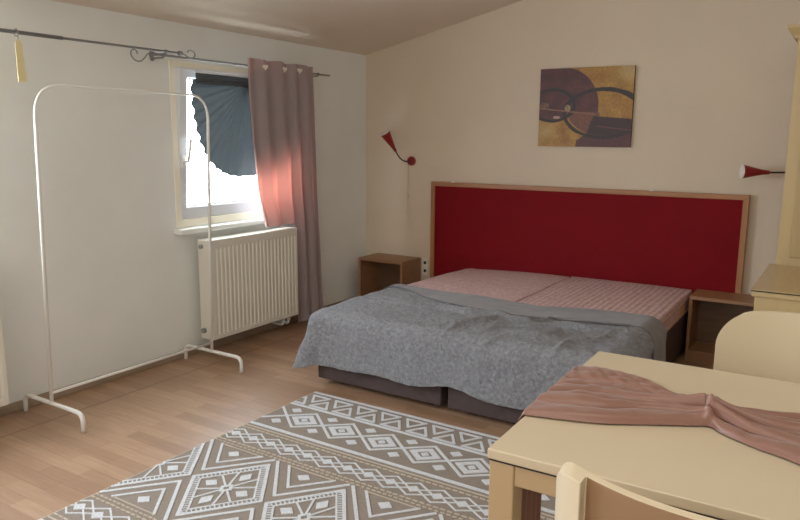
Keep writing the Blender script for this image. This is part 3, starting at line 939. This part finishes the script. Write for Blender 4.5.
# ------------------------------------------------------------------ table runner
def runner():
    TZ = .7505
    near = [(2.7355, -3.338), (2.80, -3.322), (2.874, -3.298), (2.94, -3.260), (3.017, -3.216), (3.048, -3.200), (3.075, -3.224), (3.13, -3.256), (3.201, -3.287), (3.32, -3.372), (3.45, -3.44), (3.62, -3.47)]
    far = [(2.7295, -2.998), (2.77, -2.986), (2.82, -2.996), (2.884, -3.016), (2.95, -3.070), (3.01, -3.088), (3.06, -3.090), (3.12, -3.086), (3.19, -3.062), (3.30, -3.00), (3.45, -2.93), (3.62, -2.90)]
    n = len(near)
    def cr(P, u):
        s = u*(n-1); k = min(int(s), n-2); f = s-k
        p0, p1, p2, p3 = [Vector((*P[min(max(k+d, 0), n-1)], 0)) for d in (-1, 0, 1, 2)]
        return .5*((2*p1)+(p2-p0)*f+(2*p0-5*p1+4*p2-p3)*f*f+(3*p1-p0-3*p2+p3)*f**3)
    t = thing('table_runner', 'dusty rose satin cloth twisted in the middle and spread across the cream table', 'table runner', (2.738, -3.506, TZ), rotz=0)
    org = Vector((2.738, -3.506, TZ))
    NU, NV = 230, 130
    tw = 5.0/(n-1)
    def P(u, v):
        a, b = cr(near, u), cr(far, u)
        sgn = u-tw
        d = min(1, abs(sgn)/.20)
        w = (b-a).length
        v2 = v
        p = a.lerp(b, v2)
        vv = v + .025*sin(u*15+v*5)*(1-.5*d)*sin(pi*v)
        if u < tw: cuts = [(0, .0), (.20, .013), (.33, .020), (.44, .010), (.58, .019), (.70, .010), (.84, .014), (1, .009)]
        else: cuts = [(0, .0), (.26, .014), (.44, .020), (.58, .010), (.74, .018), (.88, .010), (1, .012)]
        h = 0
        for (c0, _), (c1, am) in zip(cuts, cuts[1:]):
            c0s = c0 + (.02*sin(u*21+c0*40)*d if 0 < c0 < 1 else 0); c1s = c1 + (.02*sin(u*21+c1*40)*d if c1 < 1 else 0)
            if c0s <= vv < c1s:
                tt = 2*(vv-c0s)/(c1s-c0s)-1
                h = am*(max(0, 1-tt*tt)**.55)*(.8+.3*sin(u*9+c0*37))
        h = 1.6*h*(.55+.35*(1-d)) * (.45+.55*sstep(0, .12, u))
        h += .009*exp(-(sgn/.09)**2)*sin(pi*min(max(v, 0), 1)) + .003*noise.noise(Vector((p.x*30, p.y*30, 0))) + .003
        ridge = exp(-(((v-.15)-(u-tw)*9)/.16)**2)*exp(-(sgn/.05)**2)*.012
        edge = sstep(0, .035, v)*sstep(0, .035, 1-v)
        h = (h+ridge)*edge
        # crimps near the upper left border
        if u < tw: h += .0012*sin(u*120+v*30)*sstep(.5, .8, v)*sstep(1, .93, v)*sstep(.35, .1, abs(u-.17))
        p.z = TZ+.0025+max(h, 0)
        # keep inside the left edge before it bends down
        return p
    bm = bmesh.new()
    vs = [[None]*(NV+1) for _ in range(NU+1)]
    for i in range(NU+1):
        for j in range(NV+1): vs[i][j] = bm.verts.new(P(i/NU, j/NV)-org)
    for i in range(NU):
        for j in range(NV): bm.faces.new((vs[i][j], vs[i+1][j], vs[i+1][j+1], vs[i][j+1]))
    # hanging end over the left edge of the table
    NH = 40; prev = vs[0]
    for k in range(1, NH+1):
        s = k/NH; row = []
        for j in range(NV+1):
            q0 = P(0, j/NV); hgt = q0.z-TZ; v = j/NV
            drop = s*(.36)
            R = .012
            aa = min(s*8, 1)*pi/2
            x = q0.x - .007*sin(aa) - .004*(1+sin(v*38+s*1.2))*sstep(.05, .3, s)
            z = lerp(q0.z, TZ-.010, min(s*8, 1)**1.5) - max(0, drop-.045)
            yy = lerp(q0.y, lerp(-3.362, -3.175, v), sstep(.0, .65, s))
            row.append(bm.verts.new(Vector((x, yy, z))-org))
        for j in range(NV): bm.faces.new((prev[j], row[j], row[j+1], prev[j+1]))
        prev = row
    o = obj('runner_cloth', bm, M_runner, t, smooth=True)
    s = o.modifiers.new('solid', 'SOLIDIFY'); s.thickness = .0015; s.offset = 1
runner()

# ------------------------------------------------------------------ chairs
M_chairback = mat('chair_back_shade', srgb(142, 108, 78), .45)  # shadow on the outer chair backs, painted as a darker tan
def chair(loc, rotz, label, r=.062):
    """local: backrest at y=0 with its hollow towards +y, seat in front (+y)"""
    t = thing('dining_chair', label, 'chair', loc, 'cream dining chairs at the table', rotz)
    W2, top, bot = .20, .868, .50
    bow, th = .075, .018
    def yb(x): return -bow*(1-abs(x/W2)**2.2)
    bm = bmesh.new(); nx, nz = 44, 30
    def contour(x):
        e = abs(x)-(W2-r)
        return top-(r-sqrt(max(r*r-e*e, 0))) if e > 0 else top
    def zt(x): return contour(max(-W2, min(W2, x))) + .006*(1-(x/W2)**2)
    F = []; Bk = []
    def thick(x):
        k = abs(x)-(W2-.022)
        e = sqrt(max(0, 1-(max(k, 0)/.0225)**2))
        return .014 + (.026*sstep(W2-.050, W2-.040, abs(x)))*e - .007*(1-e)
    xs = sorted(set([-W2*cos(pi*i/nx) for i in range(nx+1)] + [sg*(W2-.03-.003*k) for k in range(9) for sg in (-1, 1)]))
    nx = len(xs)-1
    for x in xs:
        F.append([bm.verts.new((x, yb(x)+.007, lerp(bot, zt(x), j/nz))) for j in range(nz+1)])
        Bk.append([bm.verts.new((x + (-.008 if x > 0 else .008)*(thick(x)-.014)/.026, yb(x)+.007-thick(x), lerp(bot, zt(x), j/nz))) for j in range(nz+1)])
    for i in range(nx):
        for j in range(nz):
            bm.faces.new((F[i][j], F[i+1][j], F[i+1][j+1], F[i][j+1])); bm.faces.new((Bk[i][j], Bk[i][j+1], Bk[i+1][j+1], Bk[i+1][j]))
        bm.faces.new((F[i][nz], F[i+1][nz], Bk[i+1][nz], Bk[i][nz])); bm.faces.new((F[i][0], Bk[i][0], Bk[i+1][0], F[i+1][0]))
    for i in (0, nx):
        for j in range(nz): bm.faces.new((F[i][j], F[i][j+1], Bk[i][j+1], Bk[i][j]))
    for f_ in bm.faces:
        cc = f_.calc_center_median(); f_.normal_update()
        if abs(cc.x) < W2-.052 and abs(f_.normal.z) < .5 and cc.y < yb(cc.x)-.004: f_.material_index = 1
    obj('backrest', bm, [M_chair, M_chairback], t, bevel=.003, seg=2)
    # rear legs run up into the thick ends of the backrest
    for s in (-1, 1):
        xk = s*(W2-.030)
        bm = bmesh.new(); rings = []; n = 16
        for (z, dy, rx_, ry_) in ((0, -.03, .014, .014), (.2, -.012, .016, .016), (.44, 0, .019, .019), (.53, .004, .019, .016)):
            rings.append([bm.verts.new((xk+rx_*cos(2*pi*k/n), yb(xk)-.021+dy+ry_*sin(2*pi*k/n), z)) for k in range(n)])
        for a, b in zip(rings, rings[1:]):
            for k in range(n): bm.faces.new((a[k], a[(k+1) % n], b[(k+1) % n], b[k]))
        bm.faces.new(rings[0][::-1]); bm.faces.new(rings[-1])
        obj('leg', bm, M_chair, t, smooth=True)
        bm = bmesh.new()
        tube(bm, [(s*.185, .37, 0), (s*.18, .36, .43)], .016, 14, radii=[.013, .018])
        obj('leg', bm, M_chair, t, smooth=True)
    bm = bmesh.new()
    def seat_pt(a):
        # rounded square outline
        c, s_ = cos(a), sin(a); p = 5
        rr = (abs(c)**p+abs(s_)**p)**(-1/p)
        return c*rr*.21, .165+s_*rr*.215
    n = 48; ro = []
    for z, k in ((.43, .97), (.435, 1), (.452, 1), (.458, .98), (.452, .6), (.450, .2)):
        ro.append([bm.verts.new(((seat_pt(2*pi*i/n)[0])*k, .165+(seat_pt(2*pi*i/n)[1]-.165)*k, z)) for i in range(n)])
    for a, b in zip(ro, ro[1:]):
        for i in range(n): bm.faces.new((a[i], a[(i+1) % n], b[(i+1) % n], b[i]))
    bm.faces.new(ro[0][::-1]); bm.faces.new(ro[-1])
    obj('seat', bm, M_chair, t, smooth=True)
    bm = bmesh.new()
    box(bm, -.17, .17, .33, .35, .385, .43); box(bm, -.185, -.165, -.02, .34, .385, .43); box(bm, .165, .185, -.02, .34, .385, .43)
    obj('seat_rail', bm, M_chair, t, bevel=.002)
    return t
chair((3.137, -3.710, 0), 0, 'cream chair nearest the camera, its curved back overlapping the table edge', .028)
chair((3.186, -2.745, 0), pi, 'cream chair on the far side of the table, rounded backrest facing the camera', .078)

# ------------------------------------------------------------------ lights
w = bpy.data.worlds.new('World'); S.world = w; w.use_nodes = True
bg = w.node_tree.nodes['Background']; bg.inputs['Color'].default_value = (.84, .93, 1.0, 1); bg.inputs['Strength'].default_value = 26.0
def area(name, loc, rot, sx, sy, energy, col=(1, 1, 1), portal=False):
    l = bpy.data.lights.new(name, 'AREA'); l.shape = 'RECTANGLE'; l.size = sx; l.size_y = sy; l.energy = energy; l.color = col
    o = bpy.data.objects.new(name, l); C.objects.link(o); o.location = loc; o.rotation_euler = rot
    if portal: l.cycles.is_portal = True
    return o
for W in (W1, W2):
    area('window_portal', (-.17, (W[0]+W[1])/2, (W[2]+W[3])/2), (0, -pi/2, 0), W[3]-W[2], W[1]-W[0], 0, portal=True)
area('rear_fill', (2.6, -6.0, 1.5), (pi/2, 0, 0), 2.6, 1.8, 21, (1.0, .94, .86))  # added fill light behind the camera, no opening in that wall
area('overhead_fill', (2.9, -4.0, 2.42), (0, math.radians(-12.5), 0), 1.1, 1.4, 13, (1.0, .95, .88))  # added soft fill from above, the ceiling itself is closed
area('left_room_daylight', (.12, -4.9, 1.25), (0, -pi/2, 0), .9, 1.5, 20, (.72, .86, 1.0))

# ------------------------------------------------------------------ camera
cam = bpy.data.cameras.new('camera'); co = bpy.data.objects.new('camera', cam); C.objects.link(co)
yaw, pit, roll, f = .5678, -.1711, .0058, 704.05
F = Vector((-sin(yaw)*cos(pit), cos(yaw)*cos(pit), sin(pit))); R = Vector((cos(yaw), sin(yaw), 0)); U = R.cross(F)
R2 = R*cos(roll)+U*sin(roll); U2 = -R*sin(roll)+U*cos(roll)
M = Matrix((R2, U2, -F)).transposed().to_4x4(); M.translation = Vector((3.2271, -4.5582, 1.2794))
co.matrix_world = M
cam.sensor_width = 36; cam.lens = f/800*36; cam.clip_start = .02
S.camera = co
S.view_settings.view_transform = 'Standard'; S.view_settings.look = 'None'; S.view_settings.exposure = .04; S.view_settings.gamma = 1.12
S.cycles.max_bounces = 10; S.cycles.diffuse_bounces = 6; S.cycles.transparent_max_bounces = 12

# things of a kind share one group phrase
for nm, g in (('mattress', 'mattresses side by side on the bed'), ('nightstand', 'nightstands either side of the headboard'), ('wall_lamp', 'red wall lamps above the nightstands'),
              ('radiator', 'panel radiators under the windows'), ('curtain_rod', 'curtain rods above the windows')):
    for o in C.objects:
        if o.parent is None and 'category' in o and o.name.split('.')[0] == nm: o['group'] = g
